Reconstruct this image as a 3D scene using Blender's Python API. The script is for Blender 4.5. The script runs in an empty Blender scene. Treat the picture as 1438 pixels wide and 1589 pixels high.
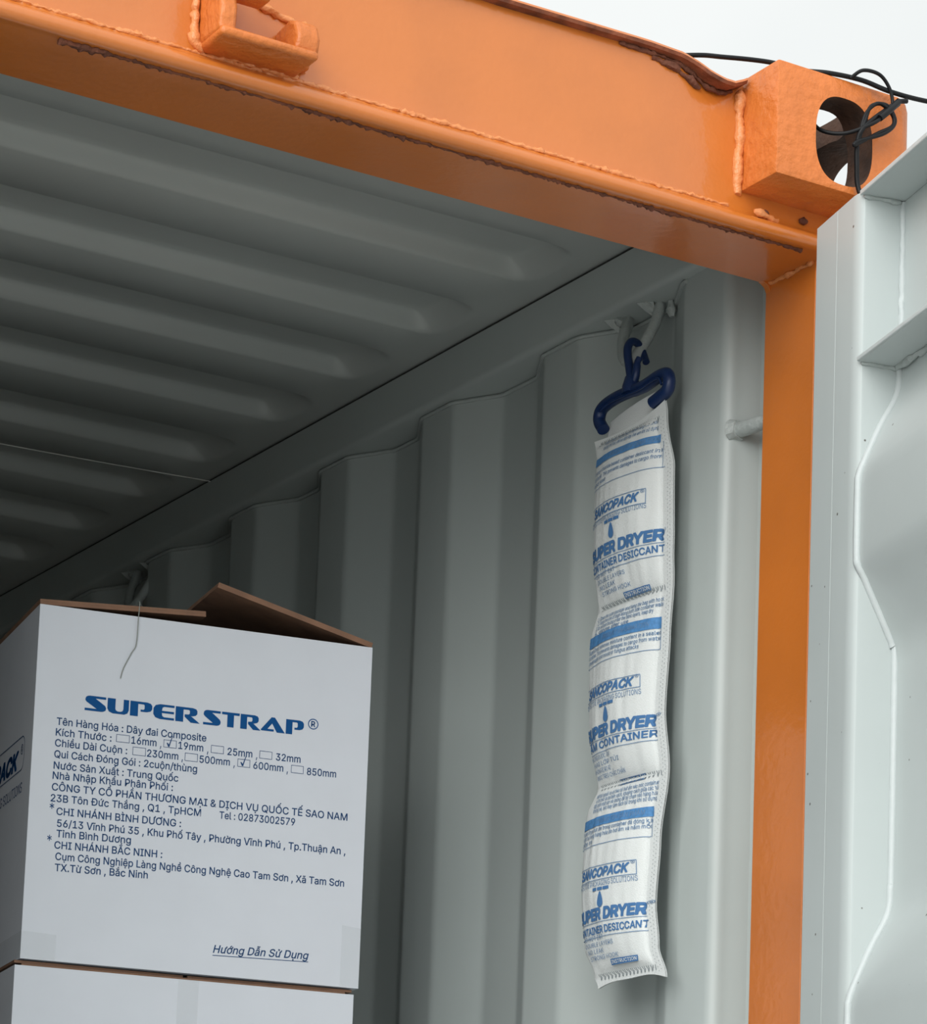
import bpy, bmesh, math, random
from mathutils import Vector, Matrix, noise
from mathutils.geometry import tessellate_polygon
C = bpy.context.scene.collection
sc = bpy.context.scene

# ------------------------------------------------------------------ camera, world, exposure
IMG_W, IMG_H = 1438, 1589
F_PX, PPX, PPY = 4741.157, 719.0, 1557.74
YAW, PITCH, ROLL = 0.5366, 0.138, 0.0371
cam_d = bpy.data.cameras.new('camera')
cam_d.sensor_fit = 'HORIZONTAL'
cam_d.sensor_width = 36.0
cam_d.lens = F_PX / IMG_W * 36.0
cam_d.shift_x = (IMG_W / 2 - PPX) / IMG_W
cam_d.shift_y = (PPY - IMG_H / 2) / IMG_W
cam_d.clip_start = 0.05
cam_d.clip_end = 500
cam = bpy.data.objects.new('camera', cam_d)
C.objects.link(cam)
cy, sy = math.cos(YAW), math.sin(YAW)
R0 = Matrix(((cy, -sy, 0), (0, 0, -1), (sy, cy, 0)))
cp, sp = math.cos(PITCH), math.sin(PITCH)
Rp = Matrix(((1, 0, 0), (0, cp, sp), (0, -sp, cp)))
cr, sr = math.cos(ROLL), math.sin(ROLL)
Rr = Matrix(((cr, -sr, 0), (sr, cr, 0), (0, 0, 1)))
Rw = Rr @ Rp @ R0
rows = [Vector(Rw[0]), -Vector(Rw[1]), -Vector(Rw[2])]
M = Matrix((rows[0], rows[1], rows[2])).transposed().to_4x4()
M.translation = Vector((-1.6984, -2.3147, 1.5456))
cam.matrix_world = M
sc.camera = cam

SKY_FAR, SKY_NEAR = 1.08, 2.0
world = bpy.data.worlds.new('overcast_sky')
sc.world = world
world.use_nodes = True
wn, wl = world.node_tree.nodes, world.node_tree.links
wn.clear()
w_out = wn.new('ShaderNodeOutputWorld')
w_bg = wn.new('ShaderNodeBackground')
w_tc = wn.new('ShaderNodeTexCoord')
w_map = wn.new('ShaderNodeMapping')
w_map.inputs['Scale'].default_value = (1.0, 1.0, 2.2)
w_no = wn.new('ShaderNodeTexNoise')
w_no.inputs['Scale'].default_value = 1.6
w_no.inputs['Detail'].default_value = 4.0
w_rp = wn.new('ShaderNodeValToRGB')
w_rp.color_ramp.elements[0].position = 0.36
w_rp.color_ramp.elements[0].color = (0.60, 0.655, 0.665, 1)
w_rp.color_ramp.elements[1].position = 0.66
w_rp.color_ramp.elements[1].color = (0.82, 0.845, 0.84, 1)
wl.new(w_tc.outputs['Generated'], w_map.inputs['Vector'])
wl.new(w_map.outputs['Vector'], w_no.inputs['Vector'])
wl.new(w_no.outputs['Fac'], w_rp.inputs['Fac'])
# the overcast is brightest around the veiled sun, dimmer on the far side
w_dot = wn.new('ShaderNodeVectorMath'); w_dot.operation = 'DOT_PRODUCT'
w_dot.inputs[1].default_value = Vector((-0.74, -0.56, 0.42)).normalized()
w_mr = wn.new('ShaderNodeMapRange'); w_mr.interpolation_type = 'SMOOTHSTEP'
w_mr.inputs['From Min'].default_value = -0.35
w_mr.inputs['From Max'].default_value = 1.0
w_mr.inputs['To Min'].default_value = SKY_FAR
w_mr.inputs['To Max'].default_value = SKY_NEAR
wl.new(w_tc.outputs['Generated'], w_dot.inputs[0])
wl.new(w_dot.outputs['Value'], w_mr.inputs['Value'])
wl.new(w_rp.outputs['Color'], w_bg.inputs['Color'])
wl.new(w_mr.outputs['Result'], w_bg.inputs['Strength'])
wl.new(w_bg.outputs['Background'], w_out.inputs['Surface'])

# the hazy sun behind the overcast: wide and weak
sun_d = bpy.data.lights.new('hazy_sun', 'SUN')
sun_d.energy = 1.75
sun_d.angle = math.radians(48)
sun_d.color = (1.0, 0.985, 0.95)
sun = bpy.data.objects.new('hazy_sun', sun_d)
C.objects.link(sun)
sun.rotation_euler = Vector((0.73, 0.58, -0.42)).to_track_quat('-Z', 'Y').to_euler()
sun.location = (-6, -5, 6)

sc.view_settings.view_transform = 'Standard'
sc.view_settings.look = 'None'
sc.view_settings.exposure = 0.06
sc.view_settings.gamma = 1.0
sc.view_settings.use_curve_mapping = False

# ------------------------------------------------------------------ materials
def mat(name, col, rough=0.5, metallic=0.0, bump=0.0, bscale=60, var=0.0, vscale=5, spec=0.5, coat=0.0, detail=3, col2=None, spots=0.0, bdist=0.002):
    m = bpy.data.materials.new(name)
    m.use_nodes = True
    n, l = m.node_tree.nodes, m.node_tree.links
    b = n['Principled BSDF']
    b.inputs['Roughness'].default_value = rough
    b.inputs['Metallic'].default_value = metallic
    b.inputs['Specular IOR Level'].default_value = spec
    b.inputs['Coat Weight'].default_value = coat
    b.inputs['Coat Roughness'].default_value = 0.10
    b.inputs['Coat IOR'].default_value = 1.5
    tc = n.new('ShaderNodeTexCoord')
    c = (col[0], col[1], col[2], 1)
    b.inputs['Base Color'].default_value = c
    last = None
    if var > 0:
        no = n.new('ShaderNodeTexNoise')
        no.inputs['Scale'].default_value = vscale
        no.inputs['Detail'].default_value = 5
        rp = n.new('ShaderNodeValToRGB')
        c2 = col2 or tuple(x * (1 - var) for x in col)
        rp.color_ramp.elements[0].color = (c2[0], c2[1], c2[2], 1)
        rp.color_ramp.elements[0].position = 0.32
        rp.color_ramp.elements[1].color = c
        rp.color_ramp.elements[1].position = 0.62
        l.new(tc.outputs['Object'], no.inputs['Vector'])
        l.new(no.outputs['Fac'], rp.inputs['Fac'])
        last = rp.outputs['Color']
    if spots > 0:
        vo = n.new('ShaderNodeTexVoronoi')
        vo.inputs['Scale'].default_value = 34
        rp2 = n.new('ShaderNodeValToRGB')
        rp2.color_ramp.elements[0].position = spots * 0.7
        rp2.color_ramp.elements[0].color = (1, 1, 1, 1)
        rp2.color_ramp.elements[1].position = spots
        rp2.color_ramp.elements[1].color = (0, 0, 0, 1)
        mx = n.new('ShaderNodeMixRGB')
        mx.inputs['Color1'].default_value = c
        mx.inputs['Color2'].default_value = (0.10, 0.09, 0.08, 1)
        if last: l.new(last, mx.inputs['Color1'])
        l.new(tc.outputs['Object'], vo.inputs['Vector'])
        l.new(vo.outputs['Distance'], rp2.inputs['Fac'])
        l.new(rp2.outputs['Color'], mx.inputs['Fac'])
        last = mx.outputs['Color']
    if last: l.new(last, b.inputs['Base Color'])
    if bump > 0:
        nb = n.new('ShaderNodeTexNoise')
        nb.inputs['Scale'].default_value = bscale
        nb.inputs['Detail'].default_value = detail
        bp = n.new('ShaderNodeBump')
        bp.inputs['Strength'].default_value = bump
        bp.inputs['Distance'].default_value = bdist
        l.new(tc.outputs['Object'], nb.inputs['Vector'])
        l.new(nb.outputs['Fac'], bp.inputs['Height'])
        l.new(bp.outputs['Normal'], b.inputs['Normal'])
        if coat > 0: l.new(bp.outputs['Normal'], b.inputs['Coat Normal'])
    return m

ORANGE = mat('orange_paint', (0.620, 0.174, 0.024), 0.32, coat=0.75, bump=0.16, bscale=110, var=0.10, vscale=9)
ORANGE_CAST = mat('orange_paint_on_casting', (0.66, 0.18, 0.034), 0.38, bump=1.0, bscale=75, var=0.14, vscale=14, detail=4, bdist=0.0035)
ORANGE_WELD = mat('orange_painted_weld', (0.74, 0.27, 0.09), 0.32, bump=0.8, bscale=220)
RUST = mat('rusty_grime', (0.19, 0.062, 0.032), 0.85, bump=1.0, bscale=300, var=0.5, vscale=60)
RUST_EDGE = mat('rusted_flange_edge', (0.30, 0.085, 0.035), 0.7, bump=1.0, bscale=120, var=0.6, vscale=40)
RUST_HOLE = mat('bare_rusty_cavity', (0.10, 0.045, 0.025), 0.8, bump=1.0, bscale=90, var=0.6, vscale=30)
GREY = mat('grey_wall_paint', (0.46, 0.505, 0.495), 0.42, bump=0.15, bscale=30, var=0.05, vscale=4)
GREY_ROOF = mat('grey_roof_paint', (0.46, 0.49, 0.475), 0.40, bump=0.12, bscale=25, var=0.06, vscale=5)
GREY_DOOR = mat('grey_door_paint', (0.50, 0.545, 0.54), 0.38, bump=0.12, bscale=30, var=0.04, vscale=6, spots=0.055)
CAULK = mat('pale_grey_sealant', (0.53, 0.57, 0.57), 0.45, bump=0.4, bscale=80)
GREY_WELD = mat('grey_painted_weld', (0.42, 0.46, 0.45), 0.45, bump=0.8, bscale=160)
GAP = mat('dark_joint_line', (0.03, 0.03, 0.03), 0.8)
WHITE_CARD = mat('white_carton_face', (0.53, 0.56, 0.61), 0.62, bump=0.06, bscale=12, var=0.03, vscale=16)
FLUTE = mat('cut_board_edge', (0.22, 0.12, 0.075), 0.85)
KRAFT = mat('brown_kraft_board', (0.20, 0.105, 0.062), 0.8, bump=0.3, bscale=120, var=0.25, vscale=40)
INK = mat('navy_print', (0.016, 0.055, 0.15), 0.8, spec=0.2)
INK_BOLD = mat('blue_title_print', (0.004, 0.062, 0.20), 0.8, spec=0.15)
NONWOVEN = mat('white_nonwoven_fabric', (0.74, 0.77, 0.765), 0.75, bump=0.35, bscale=900)
INK_BAG = mat('blue_bag_print', (0.075, 0.19, 0.40), 0.8, spec=0.2)
INK_BAG_SOFT = mat('soft_blue_bag_print', (0.16, 0.27, 0.44), 0.7)
INK_BAND = mat('blue_band_print', (0.09, 0.27, 0.56), 0.7, var=0.25, vscale=260)
STITCH = mat('grey_stitch_holes', (0.27, 0.31, 0.33), 0.8)
BLUE_PLASTIC = mat('dark_blue_plastic', (0.005, 0.022, 0.090), 0.38, bump=0.15, bscale=120)
BLACK_CABLE = mat('black_cable_sheath', (0.006, 0.006, 0.007), 0.45, spec=0.25)
THREAD = mat('grey_thread', (0.22, 0.24, 0.22), 0.8)
PALE_THREAD = mat('pale_thread', (0.75, 0.75, 0.72), 0.7)
TIMBER = mat('plywood_floor', (0.20, 0.12, 0.07), 0.7, bump=0.3, bscale=20, var=0.3, vscale=7)
CONCRETE = mat('yard_concrete', (0.56, 0.545, 0.52), 0.85, bump=0.4, bscale=6, var=0.25, vscale=0.9)
TAPE = bpy.data.materials.new('clear_packing_tape')
TAPE.use_nodes = True
_n, _l = TAPE.node_tree.nodes, TAPE.node_tree.links
_tr = _n.new('ShaderNodeBsdfTransparent')
_tr.inputs['Color'].default_value = (0.965, 0.97, 0.97, 1)
_mx = _n.new('ShaderNodeMixShader')
_mx.inputs['Fac'].default_value = 0.14
_n['Principled BSDF'].inputs['Base Color'].default_value = (0.75, 0.77, 0.78, 1)
_n['Principled BSDF'].inputs['Roughness'].default_value = 0.15
_l.new(_tr.outputs[0], _mx.inputs[1])
_l.new(_n['Principled BSDF'].outputs[0], _mx.inputs[2])
_l.new(_mx.outputs[0], _n['Material Output'].inputs['Surface'])

# ------------------------------------------------------------------ mesh helpers
class MB:
    """Collects faces of several materials and links them as one mesh object."""
    def __init__(self):
        self.v, self.f, self.mi, self.mats = [], [], [], []
    def m(self, material):
        if material not in self.mats: self.mats.append(material)
        return self.mats.index(material)
    def add(self, verts, faces, material):
        o = len(self.v); k = self.m(material)
        self.v += [tuple(p) for p in verts]
        for f in faces:
            self.f.append([i + o for i in f]); self.mi.append(k)
    def box(self, a, b, material):
        (x0, y0, z0), (x1, y1, z1) = a, b
        vs = [(x0,y0,z0),(x1,y0,z0),(x1,y1,z0),(x0,y1,z0),(x0,y0,z1),(x1,y0,z1),(x1,y1,z1),(x0,y1,z1)]
        self.add(vs, [(3,2,1,0),(4,5,6,7),(0,1,5,4),(1,2,6,5),(2,3,7,6),(3,0,4,7)], material)
    def prism(self, poly, fn, t0, t1, material, caps=True, closed=True, steps=None):
        """poly of 2-D points swept; fn(a, b, t) gives the 3-D point."""
        ts = steps or [t0, t1]
        n = len(poly); vs = []
        for t in ts: vs += [fn(a, b, t) for a, b in poly]
        fs = []
        for k in range(len(ts) - 1):
            for i in range(n if closed else n - 1):
                j = (i + 1) % n
                fs.append((k*n + i, k*n + j, (k+1)*n + j, (k+1)*n + i))
        if caps and closed:
            fs.append(tuple(reversed(range(n)))); fs.append(tuple(range((len(ts)-1)*n, len(ts)*n)))
        self.add(vs, fs, material)
    def grid(self, nu, nv, fn, material, flip=False):
        vs = [fn(i / (nu - 1), j / (nv - 1)) for j in range(nv) for i in range(nu)]
        fs = []
        for j in range(nv - 1):
            for i in range(nu - 1):
                q = (j*nu + i, j*nu + i + 1, (j+1)*nu + i + 1, (j+1)*nu + i)
                fs.append(tuple(reversed(q)) if flip else q)
        self.add(vs, fs, material)
    def tube(self, pts, rad, material, seg=10, cap=True, lump=0.0, seed=0, flat=None):
        rnd = random.Random(seed)
        P = [Vector(p) for p in pts]; n = len(P); vs = []; fs = []
        up = None
        for i, p in enumerate(P):
            t = (P[min(i+1, n-1)] - P[max(i-1, 0)]).normalized()
            if up is None:
                up = Vector((0, 0, 1)) if abs(t.z) < 0.9 else Vector((1, 0, 0))
            a = t.cross(up)
            if a.length < 1e-5: a = t.cross(Vector((0.3, 1, 0.2)))
            a.normalize(); b = a.cross(t).normalized(); up = b
            r = rad[i] if isinstance(rad, (list, tuple)) else rad
            for k in range(seg):
                an = 2 * math.pi * k / seg
                rr = r * (1 + lump * (rnd.random() - 0.5) * 2)
                vs.append(p + (a * math.cos(an) + b * math.sin(an)) * rr)
        for i in range(n - 1):
            for k in range(seg):
                k2 = (k + 1) % seg
                fs.append((i*seg + k, i*seg + k2, (i+1)*seg + k2, (i+1)*seg + k))
        if cap:
            fs.append(tuple(reversed(range(seg)))); fs.append(tuple(range((n-1)*seg, n*seg)))
        self.add(vs, fs, material)
    def build(self, name, parent=None, smooth=35, bevel=0.0, seg=2, loc=None):
        me = bpy.data.meshes.new(name)
        me.from_pydata(self.v, [], self.f)
        for m_ in self.mats: me.materials.append(m_)
        me.polygons.foreach_set('material_index', self.mi)
        if smooth:
            me.polygons.foreach_set('use_smooth', [True] * len(me.polygons))
            me.set_sharp_from_angle(angle=math.radians(smooth))
        me.update()
        o = bpy.data.objects.new(name, me)
        C.objects.link(o)
        if parent: o.parent = parent
        if loc: o.location = loc
        if bevel > 0:
            b = o.modifiers.new('bevel', 'BEVEL')
            b.width = bevel; b.segments = seg; b.limit_method = 'ANGLE'; b.angle_limit = math.radians(40)
            b.harden_normals = False
        return o

def spline(pts, n=8):
    """Catmull-Rom through the points."""
    P = [Vector(p) for p in pts]
    P = [P[0] * 2 - P[1]] + P + [P[-1] * 2 - P[-2]]
    out = []
    for i in range(1, len(P) - 2):
        a, b, c, d = P[i-1], P[i], P[i+1], P[i+2]
        for k in range(n):
            t = k / n
            out.append(0.5 * ((2*b) + (c - a)*t + (2*a - 5*b + 4*c - d)*t*t + (3*b - a - 3*c + d)*t**3))
    out.append(P[-2])
    return out

def weld(mb, pts, r, material, seed, step=0.006, lump=0.3, seg=8):
    """A lumpy bead along a polyline."""
    rnd = random.Random(seed)
    P = [Vector(p) for p in pts]; out = []; rad = []
    for a, b in zip(P[:-1], P[1:]):
        n = max(2, int((b - a).length / step))
        for k in range(n):
            j = Vector((rnd.uniform(-1, 1), rnd.uniform(-1, 1), rnd.uniform(-1, 1))) * r * 0.22
            out.append(a.lerp(b, k / n) + j); rad.append(r * rnd.uniform(1 - lump, 1 + lump))
    out.append(P[-1]); rad.append(r * 0.7); rad[0] = r * 0.6
    mb.tube(out, rad, material, seg=seg, lump=lump * 0.6, seed=seed)

def tag(o, label, cat, group=None):
    o['label'] = label; o['category'] = cat
    if group: o['group'] = group
    return o
def empty(name, loc=(0, 0, 0), rz=0.0):
    o = bpy.data.objects.new(name, None)
    o.empty_display_size = 0.1
    C.objects.link(o); o.location = loc; o.rotation_euler = (0, 0, rz)
    return o
def structure(o, label=None):
    o['kind'] = 'structure'
    if label: o['label'] = label
    return o
def evaluated_copy(o):
    bpy.context.view_layer.update()
    dg = bpy.context.evaluated_depsgraph_get()
    return bpy.data.meshes.new_from_object(o.evaluated_get(dg))

# ------------------------------------------------------------------ lettering
_cache = {}
try:                                                     # the sans face that ships inside Blender itself
    import os
    FONT = bpy.data.fonts.load(os.path.join(bpy.utils.system_resource('DATAFILES'), 'fonts', 'Inter.woff2'))
except Exception:
    FONT = None
def glyphs(s, shear=0.0, bold=0.0, res=3):
    key = (s, shear, bold, res)
    if key in _cache: return _cache[key]
    cu = bpy.data.curves.new('lettering', 'FONT')
    if FONT: cu.font = FONT
    cu.body = s; cu.shear = shear; cu.resolution_u = res
    o = bpy.data.objects.new('lettering', cu)
    C.objects.link(o)
    bpy.context.view_layer.update()
    dg = bpy.context.evaluated_depsgraph_get()
    oc = o.evaluated_get(dg).to_curve(dg, apply_modifiers=False)
    loops = []
    for sp in oc.splines:                                # flatten each outline
        pts = []
        bp = sp.bezier_points
        for i in range(len(bp)):
            p, q = bp[i], bp[(i + 1) % len(bp)]
            P_ = [p.co, p.handle_right, q.handle_left, q.co]
            straight = (P_[1] - P_[0]).cross(P_[3] - P_[0]).length < 1e-7 and (P_[2] - P_[0]).cross(P_[3] - P_[0]).length < 1e-7
            for k in range(1 if straight else res):
                t = k / res
                c_ = P_[0]*(1-t)**3 + P_[1]*3*t*(1-t)**2 + P_[2]*3*t*t*(1-t) + P_[3]*t**3
                if not pts or (pts[-1] - Vector((c_.x, c_.y))).length > 1e-5: pts.append(Vector((c_.x, c_.y)))
        if len(pts) > 2: loops.append(pts)
    o.to_curve_clear()
    bpy.data.objects.remove(o); bpy.data.curves.remove(cu)
    def area(L): return 0.5 * sum(L[i].x*L[(i+1) % len(L)].y - L[(i+1) % len(L)].x*L[i].y for i in range(len(L)))
    def inside(pt, L):
        r = False
        for i in range(len(L)):
            u, v = L[i], L[i-1]
            if (u.y > pt.y) != (v.y > pt.y) and pt.x < (v.x-u.x)*(pt.y-u.y)/(v.y-u.y) + u.x: r = not r
        return r
    ars = [area(L) for L in loops]
    sg = 1 if ars[max(range(len(loops)), key=lambda i: abs(ars[i]))] > 0 else -1
    outs = [i for i in range(len(loops)) if ars[i]*sg > 0]
    holes = {i: [] for i in outs}
    for i in range(len(loops)):
        if ars[i]*sg < 0:
            own = [j for j in outs if inside(loops[i][0], loops[j])]
            if own: holes[min(own, key=lambda j: abs(ars[j]))].append(i)
    vs, fs = [], []
    for j in outs:
        group = [loops[j]] + [loops[h] for h in holes[j]]
        o0 = len(vs)
        for L in group: vs += [(p.x, p.y) for p in L]
        for t in tessellate_polygon([[Vector((p.x, p.y, 0)) for p in L] for L in group]):
            a_, b_, c_ = (vs[o0 + k] for k in t)
            cr_ = (b_[0]-a_[0])*(c_[1]-a_[1]) - (b_[1]-a_[1])*(c_[0]-a_[0])
            fs.append(tuple(o0 + k for k in (t if cr_ > 0 else t[::-1])))
    if bold:                                             # heavier weight: stroke every outline as well
        for L in loops:
            for i in range(len(L)):
                a_, b_ = L[i], L[(i + 1) % len(L)]
                d_ = b_ - a_
                if d_.length < 1e-5: continue
                d_.normalize(); n_ = Vector((-d_.y, d_.x)) * bold; e_ = d_ * bold * 0.6
                o0 = len(vs)
                vs += [tuple(a_ - e_ - n_), tuple(b_ + e_ - n_), tuple(b_ + e_ + n_), tuple(a_ - e_ + n_)]
                fs.append((o0, o0 + 1, o0 + 2, o0 + 3))
    _cache[key] = (vs, fs)
    return vs, fs
CAP_H = max(v[1] for v in glyphs('H')[0])
def fit_text(s, x0, x1, y0, y1, cap, shear=0.0, bold=0.0, res=3):
    """Glyph points fitted between two baseline ends with the given capital height."""
    vs, fs = glyphs(s, shear, bold, res)
    a = min(v[0] for v in vs); b = max(v[0] for v in vs)
    k = cap / CAP_H
    out = []
    for x, y in vs:
        t = (x - a) / max(b - a, 1e-6)
        out.append((x0 + t * (x1 - x0), y0 + t * (y1 - y0) + y * k))
    return out, fs
WIDE = {
 'S': (1.34, [[(.02,.78),(.06,.90),(.16,.97),(.30,1),(1.30,1),(1.30,.84),(.66,.84),(1.26,.42),(1.33,.27),(1.30,.12),(1.18,.03),(1.02,0),(0,0),(0,.16),(.74,.16),(.10,.58),(.02,.68)]]),
 'U': (1.36, [[(0,1),(.50,1),(.50,.34),(.54,.22),(.66,.16),(.84,.16),(.96,.22),(1.0,.34),(1.0,1),(1.34,1),(1.34,.30),(1.26,.10),(1.06,0),(.34,0),(.10,.10),(0,.30)]]),
 'P': (1.40, [[(0,0),(.5,0),(.5,1),(0,1)], [(.5,1),(1.05,1),(1.28,.94),(1.38,.80),(1.38,.56),(1.28,.41),(1.05,.34),(.66,.34),(.66,.48),(.84,.48),(.90,.55),(.90,.78),(.84,.84),(.5,.84)]]),
 'E': (1.34, [[(1.32,1),(.42,1),(.13,.91),(0,.70),(0,.30),(.13,.09),(.42,0),(1.32,0),(1.32,.15),(.68,.15),(.57,.22),(.54,.42),(1.30,.42),(1.30,.57),(.54,.57),(.57,.78),(.68,.85),(1.32,.85)]]),
 'R': (1.56, [[(0,0),(.5,0),(.5,1),(0,1)], [(.5,1),(1.08,1),(1.30,.94),(1.38,.82),(1.38,.62),(1.28,.50),(1.08,.44),(.98,.44),(1.56,0),(.98,0),(.58,.36),(.58,.52),(.84,.54),(.90,.60),(.90,.78),(.84,.84),(.5,.84)]]),
 'T': (1.36, [[(0,1),(1.34,1),(1.34,.83),(.92,.83),(.92,0),(.42,0),(.42,.83),(0,.83)]]),
 'A': (1.86, [[(.80,1),(1.06,1),(1.86,0),(1.24,0),(.86,.58),(.52,.19),(1.00,.19),(1.00,.04),(.06,.04),(0,.10)]]),
}
def wide_text(s, x0, x1, y0, y1, cap):
    polys = []; w = 0
    for ch in s:
        adv, pl = WIDE[ch]
        for p in pl: polys.append([(w + a, b) for a, b in p])
        w += adv + (0.06 if ch != 'R' else 0.0)
    w -= 0.06
    vs = []; fs = []
    for p in polys:
        o = len(vs)
        for a, b in p:
            t = a / w
            vs.append((x0 + t * (x1 - x0), y0 + t * (y1 - y0) + b * cap))
        fs.append(tuple(range(o, o + len(p))))
    return vs, fs
def ring2d(cx, cy_, r0, r1, n=28):
    vs = []; fs = []
    for k in range(n):
        a = 2 * math.pi * k / n
        vs += [(cx + r0*math.cos(a), cy_ + r0*math.sin(a)), (cx + r1*math.cos(a), cy_ + r1*math.sin(a))]
    for k in range(n):
        a, b = 2*k, 2*((k+1) % n)
        fs.append((a, a+1, b+1, b))
    return vs, fs
def frame2d(x0, y0, x1, y1, t, r=0.0, n=5):
    def loop(d, rr):
        pts = []
        for cx, cy_, a0 in ((x1-d-rr, y1-d-rr, 0), (x0+d+rr, y1-d-rr, 90), (x0+d+rr, y0+d+rr, 180), (x1-d-rr, y0+d+rr, 270)):
            for k in range(n):
                a = math.radians(a0 + 90 * k / (n - 1))
                pts.append((cx + rr*math.cos(a), cy_ + rr*math.sin(a)))
        return pts
    A = loop(0, max(r, 1e-5)); B = loop(t, max(r - t, 5e-6)); m_ = len(A)
    return A + B, [(i, (i+1) % m_, m_ + (i+1) % m_, m_ + i) for i in range(m_)]

# ------------------------------------------------------------------ dimensions (metres; ground z = 0)
XR, XL = 0.162, -2.276            # outer faces of the container
POST_IN = 0.105                   # door opening's right side
HDR_Z, TOP = 2.735, 2.896
HDR_Y0, HDR_Y1 = 0.060, 0.155
FLOOR_Z = 0.140
END_Y = 6.05
ROOF_Z, RAIL_Z0, RAIL_Z1 = 2.850, 2.787, 2.846
CREST, TROUGH = 0.105, 0.140

# ------------------------------------------------------------------ ground
mb = MB(); mb.box((-60, -60, -0.3), (60, 60, 0.0), CONCRETE)
structure(mb.build('ground', smooth=0))

# ------------------------------------------------------------------ ceiling
def trap(t, a, b, c, d):
    """0 before a, up to 1 at b, stays to c, back to 0 at d, with softened corners"""
    def s(u): u = max(0.0, min(1.0, u)); return u*u*(3 - 2*u)
    return s((t - a) / (b - a)) * (1 - s((t - c) / (d - c)))
ys = [HDR_Y1 - 0.02, 0.25, 0.35, 0.41]
starts = [0.436, 0.647, 0.846, 1.050, 1.265, 1.465] + [1.465 + 0.206 * k for k in range(1, 22)]
UP, HIGH, DOWN, DEPTH = 0.018, 0.086, 0.016, 0.022
for s in starts:
    for k in range(7): ys.append(s + UP * k / 6)
    for k in range(1, 7): ys.append(s + UP + HIGH * k / 7)
    for k in range(7): ys.append(s + UP + HIGH + DOWN * k / 6)
    ys.append(s + 0.165)
ys = sorted(y for y in ys if y < END_Y) + [END_Y]
xs = [-2.20, -2.18] + [-2.175 + 0.012 * k for k in range(6)] + [-2.0, -1.5, -1.0, -0.7, -0.5, -0.3, -0.1, -0.02] + [0.0 + 0.0065 * k for k in range(12)] + [0.085, 0.100]
def roof_z(x, y):
    h = 0.0
    for i, s in enumerate(starts):
        if s - 0.01 <= y <= s + 0.14:
            mid = s + 0.064
            xe = 0.058 - 0.022 * min(1.0, abs(y - mid) / 0.062) ** 3     # rounded pan end
            e = 1 - max(0.0, min(1.0, (x - (xe - 0.030)) / 0.034)); e = e*e*(3 - 2*e)
            f = max(0.0, min(1.0, (x + 2.17) / 0.034)); f = f*f*(3 - 2*f)
            h = max(h, trap(y, s, s + UP, s + UP + HIGH, s + UP + HIGH + DOWN) * e * f)
    return ROOF_Z + DEPTH * h
mb = MB()
vs = [(x, y, roof_z(x, y)) for y in ys for x in xs]
nx = len(xs)
mb.add(vs, [(j*nx+i, (j+1)*nx+i, (j+1)*nx+i+1, j*nx+i+1) for j in range(len(ys)-1) for i in range(nx-1)], GREY_ROOF)
mb.box((XL + 0.02, HDR_Y1 - 0.02, ROOF_Z + 0.024), (XR - 0.02, END_Y, ROOF_Z + 0.030), GREY_ROOF)   # the outer skin
ceiling = structure(mb.build('ceiling', smooth=60))

# ------------------------------------------------------------------ right wall: corrugated sheet and inner post section
prof = [(0.146, 0.158), (0.146, 0.196), (0.142, 0.212), (0.124, 0.2182)]
for k in range(6):                                   # rolled edge of the inner post section
    a = math.radians(90 * k / 5)
    prof.append((0.1165 - 0.013 * math.sin(a), 0.2325 - 0.013 * math.cos(a)))
prof += [(0.1035, 0.2835), (0.1050, 0.2845), (0.1050, 0.2870), (0.105, 0.2880)]
corners = [0.305, 0.588, 0.869, 1.133, 1.395] + [1.395 + 0.270 * k for k in range(1, 17)]
CR = 0.007
def soft(p0, p1, p2, r=CR, n=4):
    """round the corner p1"""
    a = Vector(p1) + (Vector(p0) - Vector(p1)).normalized() * r
    b = Vector(p1) + (Vector(p2) - Vector(p1)).normalized() * r
    return [tuple((a*(1-t)**2 + Vector(p1)*2*t*(1-t) + b*t*t)) for t in [k / n for k in range(n + 1)]]
raw = [(0.105, 0.2880)]
for i, c in enumerate(corners):
    raw.append((CREST, c))
    nxt = corners[i+1] if i + 1 < len(corners) else END_Y + 0.3
    raw += [(TROUGH, c + 0.067), (TROUGH, nxt - 0.137), (CREST, nxt - 0.074)]
raw = [p for p in raw if p[1] < END_Y] + [(CREST, END_Y)]
wallp = list(prof)
for i in range(1, len(raw) - 1):
    if raw[i][0] == CREST and raw[i][1] in corners: wallp += soft(raw[i-1], raw[i], raw[i+1], 0.005)
    else: wallp += soft(raw[i-1], raw[i], raw[i+1])
wallp.append(raw[-1])
mb = MB()
mb.prism(wallp, lambda a, b, t: (a, b, t), FLOOR_Z, RAIL_Z0 + 0.001, GREY, closed=False)
mb.box((TROUGH + 0.002, 0.30, FLOOR_Z), (TROUGH + 0.006, END_Y, RAIL_Z0), GREY)
# welded seam under the top rail, following the folds
sm = [(a - 0.0015, b, RAIL_Z0 - 0.003) for a, b in wallp if b > 0.288]
mb.tube(sm, 0.0026, GREY_WELD, seg=6, lump=0.15, seed=5)
wall_right = structure(mb.build('wall_right', smooth=30))

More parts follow.
